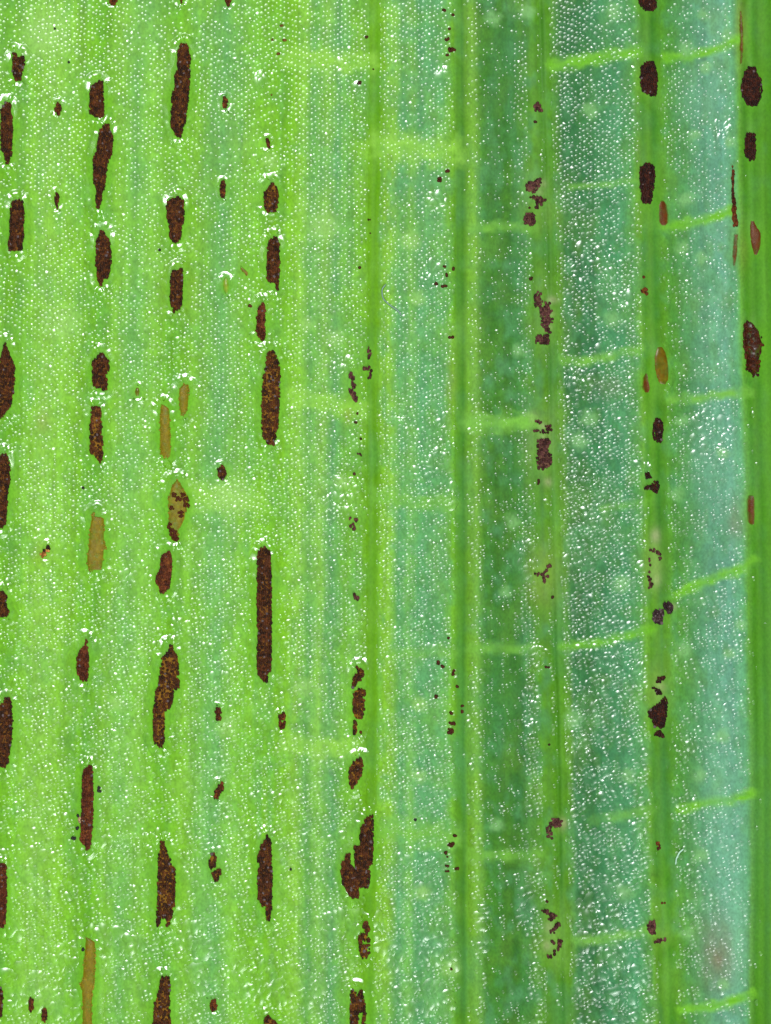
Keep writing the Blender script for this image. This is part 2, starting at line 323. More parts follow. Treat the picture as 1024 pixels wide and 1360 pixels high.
TINT = [(720, 244, 6, 6, (172, 178, 132), .8), (717, 256, 5, 5, (172, 178, 132), .8), (733, 399, 8, 5, (172, 178, 132), .8), (731, 417, 6, 4, (172, 178, 132), .8), (727, 434, 6, 5, (172, 178, 132), .8), (705, 556, 8, 8, (172, 178, 132), .8), (721, 566, 6, 4, (172, 178, 132), .8), (722, 582, 5, 4, (172, 178, 132), .8), (728, 640, 5, 6, (172, 178, 132), .8), (870, 712, 6, 10, (172, 178, 132), .8), (871, 770, 5, 8, (172, 178, 132), .8), (893, 806, 5, 5, (172, 178, 132), .8), (877, 912, 6, 6, (172, 178, 132), .8), (748, 1093, 5, 6, (172, 178, 132), .8), (730, 1232, 6, 8, (172, 178, 132), .8), (728, 1256, 6, 8, (172, 178, 132), .8), (380, 100, 7, 110, (100, 170, 26), .6),   # soft real discolourations and paler bluish panel tones: x, y, rx, ry, colour, strength
 (957, 1265, 26, 48, (132, 118, 88), .75), (978, 690, 14, 30, (130, 130, 100), .5), (808, 515, 26, 16, (112, 130, 92), .4), (235, 385, 22, 30, (140, 160, 40), .55),
 (716, 270, 26, 40, (120, 160, 72), .5), (722, 425, 22, 50, (125, 158, 78), .4), (722, 590, 24, 50, (135, 165, 82), .55), (724, 765, 24, 46, (140, 168, 74), .6),
 (868, 752, 12, 36, (140, 175, 84), .75), (873, 920, 13, 40, (132, 168, 74), .6), (735, 1240, 18, 40, (125, 165, 72), .5), (876, 1245, 16, 14, (125, 160, 60), .4),
 (57, 560, 10, 16, (150, 170, 80), .5), (600, 505, 8, 45, (135, 160, 60), .45), (55, 735, 12, 14, (150, 160, 60), .45), (462, 545, 6, 18, (150, 150, 40), .4),
 (775, 75, 40, 60, (48, 118, 62), .7), (775, 190, 34, 50, (50, 122, 66), .6), (785, 265, 40, 20, (52, 125, 68), .5), (665, 940, 25, 60, (62, 132, 58), .5), (665, 110, 30, 90, (60, 128, 50), .5),
 (960, 1110, 40, 130, (118, 180, 145), .45), (950, 620, 40, 70, (120, 182, 145), .4), (925, 130, 40, 40, (118, 178, 140), .35), (980, 1240, 12, 90, (125, 195, 150), .6),
 (745, 1095, 10, 10, (150, 150, 90), .4), (985, 330, 10, 30, (130, 140, 60), .4), (983, 45, 8, 45, (150, 140, 60), .4)]


def seg_dist(x, y, pts):
    best = np.full(x.shape, 1e9)
    for (x0, y0), (x1, y1) in zip(pts[:-1], pts[1:]):
        dx, dy = x1 - x0, y1 - y0
        t = np.clip(((x - x0) * dx + (y - y0) * dy) / (dx * dx + dy * dy), 0, 1)
        best = np.minimum(best, np.hypot(x - x0 - t * dx, y - y0 - t * dy))
    return best


def colour(x, y):
    """tissue pigment at photograph position, linear RGB (N,3)"""
    x = np.asarray(x, float).ravel(); y = np.asarray(y, float).ravel()
    ww = (fbm(x / 40, y / 160, 1) - .5) * 9
    u = to_u(x, y) + np.where((x > 600), ww * .45, ww)
    c = np.stack([np.interp(u, SU, SL[:, k]) for k in range(3)], 1)
    # cell files: fine upright streaks
    st = (vnoise(u / 3.6, y / 320, 2) - .5) * .20 + (vnoise(u / 9, y / 240, 3) - .5) * .22
    c *= (1 + st)[:, None]
    # alternating cell files: bluish translucent files beside yellow-green ones
    fl = vnoise(u / 7.0 + 31, y / 300, 6) - .5
    kf = np.clip(-fl * 2, 0, 1) * np.where(u > 990, .12, np.where((x > 250) & (x < 600), .55, .27)) * np.clip((fbm(x / 50, y / 90, 8) - .2) * 2, .2, 1)
    c = c * (1 - kf[:, None]) + np.where((x < 620)[:, None], lin((96, 168, 100)), lin((74, 148, 100))) * kf[:, None]
    # cloudy bluish / yellowish mesophyll patches
    p = fbm(x / 34, y / 55, 4) - .5
    left = 1 - sstep(380, 520, x)
    tl = lin((84, 160, 98)); yl = lin((146, 206, 84))
    k = np.clip(p * 2.2, 0, 1)[:, None] * (.45 * left + .30 * (1 - left))[:, None] * (u < 980)[:, None]
    c = c * (1 - k) + yl * .95 * k
    k = np.clip(-p * 2.4, 0, 1)[:, None] * (.22 * left + .45 * (1 - left))[:, None] * (u < 980)[:, None] * (1 - .6 * sstep(860, 900, u))[:, None]
    c = c * (1 - k) + tl * np.where(x > 640, .8, 1.0)[:, None] * k
    # blotchy chloroplast patches a few cells wide
    q1 = fbm(x / 13, y / 22, 7) - .5; q2 = fbm(x / 8 + 50, y / 9, 10) - .5
    act = np.where(u > 992, .25, np.where((u > 618) & (u < 640), .5, 1.0))
    for c0, w0 in ((496, 9), (612, 10), (733, 7), (872, 12)):
        act = act * (1 - .8 * np.exp(-((u - c0) / w0) ** 2))
    k = np.clip(q1 * 2.6, 0, 1) * act * np.where(x < 500, .55, .4)
    c = c * (1 - k[:, None]) + lin((122, 192, 34)) * np.where(x < 500, 1.0, np.where(x < 620, .8, .5))[:, None] * k[:, None]
    k = np.clip(-q1 * 2.6, 0, 1) * act * np.where(x < 500, .45, .7)
    c = c * (1 - k[:, None]) + np.where((x < 500)[:, None], lin((106, 178, 84)), lin((100, 176, 112))) * np.where(x < 500, 1.0, np.where(x < 620, .9, .75))[:, None] * k[:, None]
    c *= (1 + q2 * .45 * act)[:, None]
    for (fx, fy, rx, ry, cc, s) in TINT:
        d = ((x - fx) / rx) ** 2 + ((y - fy) / ry) ** 2
        m = d < 8
        if m.any():
            k = (np.exp(-d[m] * 1.1) * s * (.6 + .8 * fbm(x[m] / 9, y[m] / 22, 6)))[:, None]; k = np.clip(k, 0, 1)
            c[m] = c[m] * (1 - k) + lin(cc) * k
    for pts, hw, cc, s in CROSS:
        s = min(1, s + (.2 if hw >= 14 else 0))
        m = (x > pts[0][0] - 40) & (x < pts[-1][0] + 40) & (np.abs(y - .5 * (pts[0][1] + pts[-1][1])) < 100)
        if m.any():
            wob = (fbm(x[m] / 11, y[m] / 8, 5) - .5) * hw * 1.1
            d = np.abs(seg_dist(x[m], y[m], pts) + wob)
            k = (1 - sstep(hw * .1, hw * 1.35, d)) * s * (.45 + .8 * vnoise(x[m] / 12, y[m] / 9, 7))
            k = np.clip(k, 0, 1)[:, None]
            core = (np.exp(-(d / (hw * .28)) ** 2) * (.75 if cc is YR else .25))[:, None]
            c[m] = c[m] * (1 - k) + (lin(cc) * 1.12 * (1 - core) + lin((104, 182, 28)) * core) * k
    for fx, fy, r in FLECK:
        d = np.hypot(x - fx, y - fy)
        m = d < r * 2.2
        if m.any():
            k = ((1 - sstep(r * .2, r * 1.3, d[m] + (fbm(x[m] / 7, y[m] / 7, 8) - .5) * 10)) * .6)[:, None]
            c[m] = c[m] * (1 - k) + np.where((x[m] > 620)[:, None], lin((140, 200, 120)), lin((160, 214, 108))) * k
    # smooth saturated tissue stretched round the pustules
    hk = np.clip(samp(halo, x, y) * 2.6, 0, 1) * np.where(x < 510, .85, .25)
    k = hk[:, None]
    c = c * (1 - k) + lin((110, 184, 36)) * k
    return np.clip(c, 0.002, 1) * ALB


def height(x, y):
    """leaf relief in px"""
    x = np.asarray(x, float); y = np.asarray(y, float)
    sh = x.shape
    x = x.ravel(); y = y.ravel()
    h = (fbm(x / 60, y / 110, 9) - .5) * 5 + (vnoise(x / 17, y / 30, 10) - .5) * 1.4
    for k, w, a in ((4, 11, 2.5), (5, 10, -2.5), (6, 14, 2.2), (7, 18, 3.5)):
        h += a * np.exp(-((x - guide(k, y)) / w) ** 2)
    h += 3.5 * sstep(-6, 14, x - guide(8, y))
    h -= 1.6 * np.exp(-((x - guide(6, y) - 1) / 3.0) ** 2)
    h += 3.2 * np.clip(samp(wide, x, y) * 2.2, 0, 1)
    return h.reshape(sh)


# ---------------------------------------------------------------- mesh helpers
def P(x, y, z):
    return np.stack([(np.asarray(x) - 512) * S, (680 - np.asarray(y)) * S, np.asarray(z) * S], -1)


def mesh_obj(name, verts, faces, mat, parent=None, col=None, smooth=True, loc=None):
    verts = np.asarray(verts, np.float32).reshape(-1, 3)
    if loc is not None:
        verts = verts - np.asarray(loc, np.float32)
    faces = np.asarray(faces, np.int32)
    n = faces.shape[1]
    me = bpy.data.meshes.new(name)
    me.vertices.add(len(verts)); me.vertices.foreach_set('co', verts.ravel())
    me.loops.add(faces.size); me.loops.foreach_set('vertex_index', faces.ravel())
    me.polygons.add(len(faces))
    me.polygons.foreach_set('loop_start', np.arange(0, faces.size, n, dtype=np.int32))
    me.polygons.foreach_set('use_smooth', np.full(len(faces), smooth))
    me.update(calc_edges=True)
    if col is not None:
        a = me.attributes.new('tissue', 'FLOAT_COLOR', 'POINT')
        cc = np.ones((len(verts), 4), np.float32); cc[:, :3] = col
        a.data.foreach_set('color', cc.ravel())
    me.materials.append(mat)
    o = bpy.data.objects.new(name, me)
    C.objects.link(o)
    if parent is not None:
        o.parent = parent
    return o


def grid_faces(nr, nc):
    i = np.arange((nr - 1) * (nc - 1)); r = i // (nc - 1); q = i % (nc - 1)
    a = r * nc + q
    return np.stack([a, a + nc, a + nc + 1, a + 1], 1)   # rows go down the picture (-y): faces +z


def tag(o, label, cat, group=None):
    o['label'] = label; o['category'] = cat
    if group:
        o['group'] = group


def empty(name, loc):
    o = bpy.data.objects.new(name, None)
    o.empty_display_size = 0.05
    C.objects.link(o); o.location = loc
    return o


SEG = 7
RF = np.array([0.42, 0.76, 1.0])
ang = np.arange(SEG) * 2 * np.pi / SEG
TX = np.concatenate([[0], (RF[:, None] * np.cos(ang)[None]).ravel()])
TY = np.concatenate([[0], (RF[:, None] * np.sin(ang)[None]).ravel()])
TZ = np.concatenate([[1.0], np.repeat(1 - RF ** 2, SEG)]); TZ[-SEG:] = -0.12
TF = []
for k in range(SEG):
    j = (k + 1) % SEG
    TF.append((0, 1 + k, 1 + j))
    for r in range(2):
        a, b = 1 + r * SEG, 1 + (r + 1) * SEG
        TF.append((a + k, b + k, b + j)); TF.append((a + k, b + j, a + j))
TF = np.array(TF)


def domes(x, y, z, rx, ry, h, rot, wob=0.0, tilt=None):
    """many small rounded cells: verts (px) and faces"""
    n = len(x)
    c, s = np.cos(rot)[:, None], np.sin(rot)[:, None]
    jx = 1 + wob * (rng.random((n, len(TX))) - .5)
    lx = TX[None] * rx[:, None] * jx; ly = TY[None] * ry[:, None] * jx
    vx = x[:, None] + lx * c - ly * s
    vy = y[:, None] + lx * s + ly * c
    vz = z[:, None] + TZ[None] * h[:, None]
    # template winding is CCW in (x,y up); px y points down, so flip
    f = (TF[None, :, ::-1] + (np.arange(n) * len(TX))[:, None, None]).reshape(-1, 3)
    return vx, vy, vz, f


# ---------------------------------------------------------------- materials
def new_mat(name):
    m = bpy.data.materials.new(name); m.use_nodes = True
    nt = m.node_tree
    return m, nt, nt.nodes['Principled BSDF']


def tissue_mat(name, rough, spec, grain, gscale, sss=0.0, bump=0.0, coat=0.0):
    m, nt, b = new_mat(name)
    at = nt.nodes.new('ShaderNodeAttribute'); at.attribute_name = 'tissue'
    tc = nt.nodes.new('ShaderNodeTexCoord')
    mp = nt.nodes.new('ShaderNodeMapping'); mp.inputs['Scale'].default_value = (1.0, 0.7, 1.0)
    nz = nt.nodes.new('ShaderNodeTexNoise'); nz.inputs['Scale'].default_value = gscale; nz.inputs['Detail'].default_value = 3
    mr = nt.nodes.new('ShaderNodeMapRange'); mr.inputs['To Min'].default_value = 1 - grain; mr.inputs['To Max'].default_value = 1 + grain
    mr.inputs['From Min'].default_value = .25; mr.inputs['From Max'].default_value = .75
    mx = nt.nodes.new('ShaderNodeVectorMath'); mx.operation = 'SCALE'
    L = nt.links.new
    L(tc.outputs['Object'], mp.inputs[0]); L(mp.outputs[0], nz.inputs['Vector']); L(nz.outputs['Fac'], mr.inputs[0])
    L(at.outputs['Color'], mx.inputs[0]); L(mr.outputs[0], mx.inputs['Scale']); L(mx.outputs[0], b.inputs['Base Color'])
    b.inputs['Roughness'].default_value = rough
    b.inputs['Specular IOR Level'].default_value = spec
    if coat:
        b.inputs['Coat Weight'].default_value = coat; b.inputs['Coat Roughness'].default_value = .12
    if sss:
        b.inputs['Subsurface Weight'].default_value = sss
        b.inputs['Subsurface Radius'].default_value = (.6, 1.0, .25)
        b.inputs['Subsurface Scale'].default_value = .05
    if bump:
        bp = nt.nodes.new('ShaderNodeBump'); bp.inputs['Strength'].default_value = bump; bp.inputs['Distance'].default_value = .01
        n2 = nt.nodes.new('ShaderNodeTexNoise'); n2.inputs['Scale'].default_value = gscale * 2
        L(tc.outputs['Object'], n2.inputs['Vector']); L(n2.outputs['Fac'], bp.inputs['Height']); L(bp.outputs[0], b.inputs['Normal'])
    return m


m_leaf = tissue_mat('leaf_tissue', .5, .08, .2, 40)
m_vein = tissue_mat('vein_tissue', .5, .08, .13, 40)
m_cell = tissue_mat('wax_cell', .31, .4, .2, 40)
m_glit = tissue_mat('wet_wax_cell', .25, .5, .2, 40)
m_lip = tissue_mat('stretched_epidermis', .22, .55, .2, 40, bump=.08)
m_spore = tissue_mat('spore_crust', .6, .09, .35, 45)
m_crust = tissue_mat('spore_bed', .7, .08, .3, 40)
m_memb = tissue_mat('pustule_membrane', .42, .12, .22, 45, bump=.3)
m_gloss = tissue_mat('glossy_membrane', .3, .14, .3, 24, bump=.1)


def plain_mat(name, c, rough, scale=40):
    m, nt, b = new_mat(name)
    nz = nt.nodes.new('ShaderNodeTexNoise'); nz.inputs['Scale'].default_value = scale
    rp = nt.nodes.new('ShaderNodeValToRGB')
    c = np.asarray(c)
    rp.color_ramp.elements[0].color = (*(c * .6), 1); rp.color_ramp.elements[1].color = (*(c * 1.4), 1)
    tc = nt.nodes.new('ShaderNodeTexCoord')
    nt.links.new(tc.outputs['Object'], nz.inputs['Vector'])
    nt.links.new(nz.outputs['Fac'], rp.inputs[0]); nt.links.new(rp.outputs[0], b.inputs['Base Color'])
    b.inputs['Roughness'].default_value = rough
    b.inputs['Specular IOR Level'].default_value = .1
    return m


m_dust = plain_mat('black_dust', (.012, .012, .01), .6)
m_fibre = plain_mat('grey_fibre', (.10, .16, .13), .4)
m_hair = plain_mat('pale_hair', (.22, .36, .26), .3)
m_under = plain_mat('leaf_underside', (.07, .13, .03), .6)

# ---------------------------------------------------------------- the leaf
leaf = empty('grass_leaf', (0, 0, 0))
tag(leaf, 'green grass-like leaf blade with parallel veins, covered in brown rust pustules', 'leaf')

ST = 2.4
gx = np.arange(-M + 6, 1024 + M - 6, ST); gy = np.arange(-M + 6, 1360 + M - 6, ST)
X, Y = np.meshgrid(gx, gy)
Z = height(X, Y)
mesh_obj('upper_epidermis', P(X, Y, Z), grid_faces(len(gy), len(gx)), m_leaf, leaf, colour(X, Y))
# body of the blade: a slab with side walls under the upper skin
x0, x1, y0, y1 = gx[0], gx[-1], gy[0], gy[-1]
per = [(x, y0) for x in gx] + [(x1, y) for y in gy[1:]] + [(x, y1) for x in gx[::-1][1:]] + [(x0, y) for y in gy[::-1][1:-1]]
per = np.array(per); npn = len(per)
top = P(per[:, 0], per[:, 1], height(per[:, 0], per[:, 1])); bot = P(per[:, 0], per[:, 1], np.full(npn, -38.0))
i = np.arange(npn); j = (i + 1) % npn
mesh_obj('cut_edge', np.concatenate([top, bot]), np.stack([i, j, j + npn, i + npn], 1), m_under, leaf)
bx, by = np.meshgrid(np.linspace(x0, x1, 12), np.linspace(y0, y1, 12))
mesh_obj('lower_epidermis', P(bx, by, np.full(bx.shape, -38.0)), grid_faces(12, 12)[:, ::-1], m_under, leaf)


def ribbon(name, cx, cy, hw, n_across, lift, mat):
    """raised strip following a line; its edges dip under the skin and its pigment is the tissue's own"""
    cx = np.asarray(cx); cy = np.asarray(cy)
    tx, ty = np.gradient(cx), np.gradient(cy)
    l = np.hypot(tx, ty); nx, ny = -ty / l, tx / l
    t = np.linspace(-1, 1, n_across)
    edge = 1 + .18 * (vnoise(np.arange(len(cx)) * .35, np.zeros(len(cx)) + hw, 11) - .5)
    VX = cx[:, None] + nx[:, None] * t[None] * (hw * edge)[:, None]
    VY = cy[:, None] + ny[:, None] * t[None] * (hw * edge)[:, None]
    VZ = height(VX, VY) + lift * (1 - t[None] ** 2 * 1.35)
    f = grid_faces(len(cx), n_across)
    # orientation: make the first face point to +z
    v = P(VX, VY, VZ).reshape(-1, 3)
    a, b, c = v[f[0, 0]], v[f[0, 1]], v[f[0, 2]]
    if np.cross(b - a, c - a)[2] < 0:
        f = f[:, ::-1]
    return mesh_obj(name, v, f, mat, leaf, colour(VX, VY))


yy = np.arange(-185, 1545, 3.0)
for k, off, hw in ((4, 0, 9), (5, 1, 9), (6, -12, 10), (6, 6, 8), (7, 0, 17)):
    v = ribbon('longitudinal_vein', guide(k, yy) + off, yy, hw, 11, .9, m_vein)
v = ribbon('longitudinal_vein', guide(8, yy) + 24, yy, 26, 15, .9, m_vein)
v['label'] = 'wide smooth green vein'
for pts, hw, cc, s in CROSS:
    pts = np.array(pts, float)
    xs = np.arange(pts[0, 0], pts[-1, 0], 2.0)
    ys = np.interp(xs, pts[:, 0], pts[:, 1]) + (vnoise(xs / 12, xs * 0 + hw, 5) - .5) * 3
    ribbon('cross_vein', xs, ys, hw * .8, 9, .3 if s > .7 else .22, m_vein)

# ---------------------------------------------------------------- epidermal cells (the glinting dots)
DU = [(-400, .75), (0, .75), (480, .75), (488, .25), (500, .3), (508, .75), (596, .75), (604, .15), (620, .12), (630, .45), (645, .32), (688, .35), (694, .85), (708, .85),
      (718, .35), (742, .45), (752, .9), (850, .85), (860, .2), (885, .2), (895, .5), (985, .5), (996, .05), (1400, .04)]
cols = np.arange(-M + 12, 1024 + M - 12, 5.1)
cxs, cys = [], []
for ci, cx in enumerate(cols):
    p = 7.0
    ks = np.arange(-M + 12, 1360 + M - 12, p)
    ph = p * (.5 * (ci % 2) + 2.4 * vnoise(np.full(len(ks), cx / 46), ks / 170, 0))
    cxs.append(np.full(len(ks), cx)); cys.append(ks + ph)
cx = np.concatenate(cxs); cy = np.concatenate(cys)
cx = cx + rng.normal(0, .8, len(cx)); cy = cy + rng.normal(0, .8, len(cy))
m = (cy < 1360 + M - 12)
cx, cy = cx[m], cy[m]
u = to_u(cx, cy)
den = np.interp(u, [d[0] for d in DU], [d[1] for d in DU])
den = den * (.75 + .8 * sstep(.25, .7, fbm(cx / 45, cy / 30, 2))) * np.where(u > 640, .35 + 1.0 * sstep(.3, .6, fbm(cx / 16, cy / 12, 5)), 1.0)
den = den * np.interp(cy, [500, 1000], [1, .72])
keep = (rng.random(len(cx)) < den) & (samp(near, cx, cy) < .03)
hal = samp(halo, cx, cy)
keep &= rng.random(len(cx)) > np.clip(hal * 4.5, 0, .95)
cx, cy, u = cx[keep], cy[keep], u[keep]
n = len(cx)
sz = (.72 + .45 * sstep(200, 1250, cy)) * np.where((u > 750) & (u < 855), 1.12, 1.0) * np.where((u > 640) & (u < 690), .75, 1.0) * (.75 + .6 * rng.random(n) ** 1.4)
big = rng.random(n) < np.interp(cy, [0, 700, 1360], [.02, .035, .06])
sz = np.where(big, sz * 1.5, sz)
rx = 3.1 * sz; ry = 3.1 * sz
rx = np.where((u > 750) & (u < 855), rx * 1.25, rx)
hh = rx * (.05 + .11 * rng.random(n) ** 1.1) * (.9 + .25 * sstep(0, 1300, cy))

# glitter patches: crowded, larger, irregular wax cells
HOT = [(25, 1300, 24, 8, 30), (105, 1325, 12, 10, 22), (60, 1340, 20, 8, 18), (125, 1240, 14, 6, 16), (330, 1310, 30, 16, 26), (390, 1300, 20, 16, 20), (250, 1250, 30, 20, 20), (440, 1230, 20, 16, 20), (500, 1240, 10, 20, 14), (580, 1330, 18, 16, 22), (640, 1230, 8, 30, 14), (700, 1210, 8, 30, 18), (820, 1300, 30, 30, 26), (420, 1320, 20, 14, 18), (830, 950, 18, 20, 16), (780, 930, 20, 20, 18), (600, 660, 8, 20, 12), (300, 900, 20, 12, 12), (160, 770, 14, 10, 10), (240, 830, 12, 6, 10), (30, 1305, 42, 9, 60), (78, 1328, 30, 9, 40), (95, 1340, 14, 8, 16), (18, 1320, 16, 14, 20), (160, 1250, 26, 14, 26), (320, 1272, 14, 10, 26), (345, 1298, 14, 10, 24), (262, 1128, 14, 10, 20),
 (332, 1100, 12, 8, 16), (204, 1122, 12, 14, 18), (560, 1160, 22, 26, 34), (576, 1255, 20, 22, 44), (520, 1270, 12, 18, 20), (550, 1325, 26, 18, 34), (473, 1228, 8, 12, 22), (450, 668, 18, 12, 36), (462, 640, 14, 18, 26),
 (462, 485, 8, 8, 16), (590, 560, 10, 8, 14), (582, 615, 12, 14, 24), (562, 628, 10, 6, 12), (575, 368, 14, 20, 24), (580, 268, 12, 14, 16), (588, 96, 7, 6, 10), (768, 742, 16, 20, 40), (800, 690, 26, 22, 36), (775, 640, 20, 20, 26), (812, 868, 20, 10, 22), (845, 895, 12, 14, 20),
 (785, 1250, 14, 8, 26), (770, 1000, 18, 26, 30), (850, 1110, 12, 16, 24), (862, 625, 10, 8, 12), (965, 582, 10, 26, 14), (935, 572, 14, 22, 24), (936, 605, 12, 10, 10), (700, 740, 10, 22, 24), (706, 945, 10, 26, 26), (712, 870, 8, 8, 14),
 (800, 1200, 30, 30, 26), (790, 1040, 26, 26, 26), (835, 395, 20, 14, 12), (790, 350, 30, 30, 24), (800, 470, 24, 6, 14), (770, 505, 20, 12, 20), (960, 170, 12, 14, 14), (60, 1130, 20, 12, 14), (150, 1120, 14, 8, 14),
 (600, 1270, 10, 10, 12), (375, 1060, 14, 8, 18), (345, 1060, 10, 6, 12), (220, 1120, 8, 8, 10), (560, 1000, 20, 20, 14), (580, 865, 10, 8, 12), (722, 870, 6, 8, 10), (855, 760, 10, 12, 10), (700, 255, 8, 6, 8), (920, 990, 14, 14, 10), (10, 1225, 20, 16, 18), (90, 1270, 20, 14, 14), (455, 90, 6, 10, 8), (475, 118, 4, 6, 8), (345, 105, 6, 6, 8), (262, 1300, 10, 12, 18), (380, 1325, 14, 12, 18)]
hx, hy = [], []
for (px, py, ax, ay, nn) in HOT:
    nn = int(nn * (2.2 if py > 1180 else 1.5)); t = rng.random(nn) * 2 * np.pi; r = np.sqrt(rng.random(nn)) * 1.1
    hx.append(px + ax * r * np.cos(t)); hy.append(py + ay * r * np.sin(t))
hx = np.concatenate(hx); hy = np.concatenate(hy)
mk = samp(near, hx, hy) < .02
hx, hy = hx[mk], hy[mk]
hs = 2.8 + 4.2 * rng.random(len(hx)) ** 2
hrx = hs * (.8 + .5 * rng.random(len(hx))); hry = hs * (.8 + 1.1 * rng.random(len(hx)))
hhh = hs * (.12 + .05 * rng.random(len(hx)))
hot_low = np.where(hy > 1180, 1.3, 1.0)
hrx, hry, hhh = hrx * hot_low, hry * hot_low, hhh * hot_low
sm = ~big
hx, hy = np.concatenate([hx, cx[big]]), np.concatenate([hy, cy[big]])
hrx, hry, hhh = np.concatenate([hrx, rx[big]]), np.concatenate([hry, ry[big]]), np.concatenate([hhh, np.maximum(hh[big], rx[big] * .13)])
cx, cy, rx, ry, hh = cx[sm], cy[sm], rx[sm], ry[sm], hh[sm]
for nm, mt, ax, ay, arx, ary, ah in (('wax_cells', m_cell, cx, cy, rx, ry, hh), ('glitter_cells', m_glit, hx, hy, hrx, hry, hhh)):
    vx, vy, vz, f = domes(ax, ay, height(ax, ay) + .14, arx, ary, ah, rng.normal(0, .5, len(ax)), .12 if nm == 'wax_cells' else .22)
    o = mesh_obj(nm, P(vx, vy, vz), f, mt, leaf, colour(vx, vy))
    o['kind'] = 'stuff'

# ---------------------------------------------------------------- pustules
PAL = {  # grain low, grain high, bed colour, share of grains
 'dark': ((44, 22, 9), (92, 48, 18), (118, 74, 18), .97), 'gappy': ((48, 25, 9), (98, 54, 18), (136, 94, 20), .9), 'red': ((66, 28, 12), (112, 56, 28), (130, 74, 26), 1.0),
 'small': ((58, 26, 12), (118, 60, 22), (136, 80, 24), .92), 'black': ((34, 14, 10), (66, 28, 16), (84, 40, 18), 1.0), 'grey': ((44, 28, 30), (84, 62, 64), (70, 40, 26), 1.0),
 'crumb': ((54, 26, 22), (104, 62, 58), (108, 74, 56), .8), 'redsoft': ((84, 42, 12), (124, 68, 20), (106, 54, 10), .0), 'gloss': ((50, 20, 6), (92, 40, 10), (62, 24, 5), .5),
 'olive': ((138, 122, 28), (156, 130, 36), (138, 120, 10), .35), 'spotted': ((130, 112, 26), (146, 122, 36), (138, 124, 16), .3), 'amber': ((126, 100, 16), (140, 110, 20), (122, 98, 14), .0),
 'rusty': ((58, 24, 8), (112, 54, 16), (110, 58, 16), .8),
 'pale': ((170, 180, 60), (180, 186, 70), (158, 170, 52), .0), 'faint': ((128, 90, 34), (150, 110, 40), (132, 108, 38), .2), 'tan': ((60, 30, 14), (200, 130, 60), (150, 90, 36), .8),
}
BED = dict(redsoft=m_memb, gloss=m_gloss, olive=m_memb, spotted=m_memb, amber=m_gloss, pale=m_gloss, faint=m_memb)
SPOTS = [(231, 658, 3), (237, 664, 4), (247, 664, 4), (248, 671, 3.4), (229, 675, 3), (240, 683, 4.2), (225, 698, 3), (231, 709, 5), (233, 714, 4), (243, 657, 3), (228, 704, 3)]


def bed_mesh(fr, c, blunt, seed, lift=2.0):
    y, a, b = frag_rows(fr, 1.5)
    y = np.concatenate([[y[0] - .8], y, [y[-1] + .8]])
    a2 = np.concatenate([[a[0] + (b[0] - a[0]) * .3], a, [a[-1] + (b[-1] - a[-1]) * .3]])
    b2 = np.concatenate([[b[0] - (b[0] - a[0]) * .3], b, [b[-1] - (b[-1] - a[-1]) * .3]])
    jy = np.floor(y / 3.2)
    a2 = a2 + (vnoise(jy * 3.1, jy * 0 + seed, 1) - .5) * 1.6 * blunt
    b2 = b2 + (vnoise(jy * 2.7, jy * 0 + seed + 40, 2) - .5) * 1.6 * blunt
    nc = int(np.clip((b2 - a2).max() / 2.2, 5, 18))
    t = np.linspace(0, 1, nc)
    VX = a2[:, None] + (b2 - a2)[:, None] * t[None]
    VY = np.repeat(y[:, None], nc, 1)
    e = np.minimum(t, 1 - t)[None] * (b2 - a2)[:, None]
    ee = np.minimum(e, np.minimum(y - y[0], y[-1] - y)[:, None])
    prof = np.sqrt(np.clip(ee / 5.0, 0, 1))
    VZ = height(VX, VY) + prof * lift - .5 * (lift > 1.8) - .1 + (vnoise(VX / 3, VY / 3, 3) - .5) * .5 * prof
    return VX, VY, VZ, ee


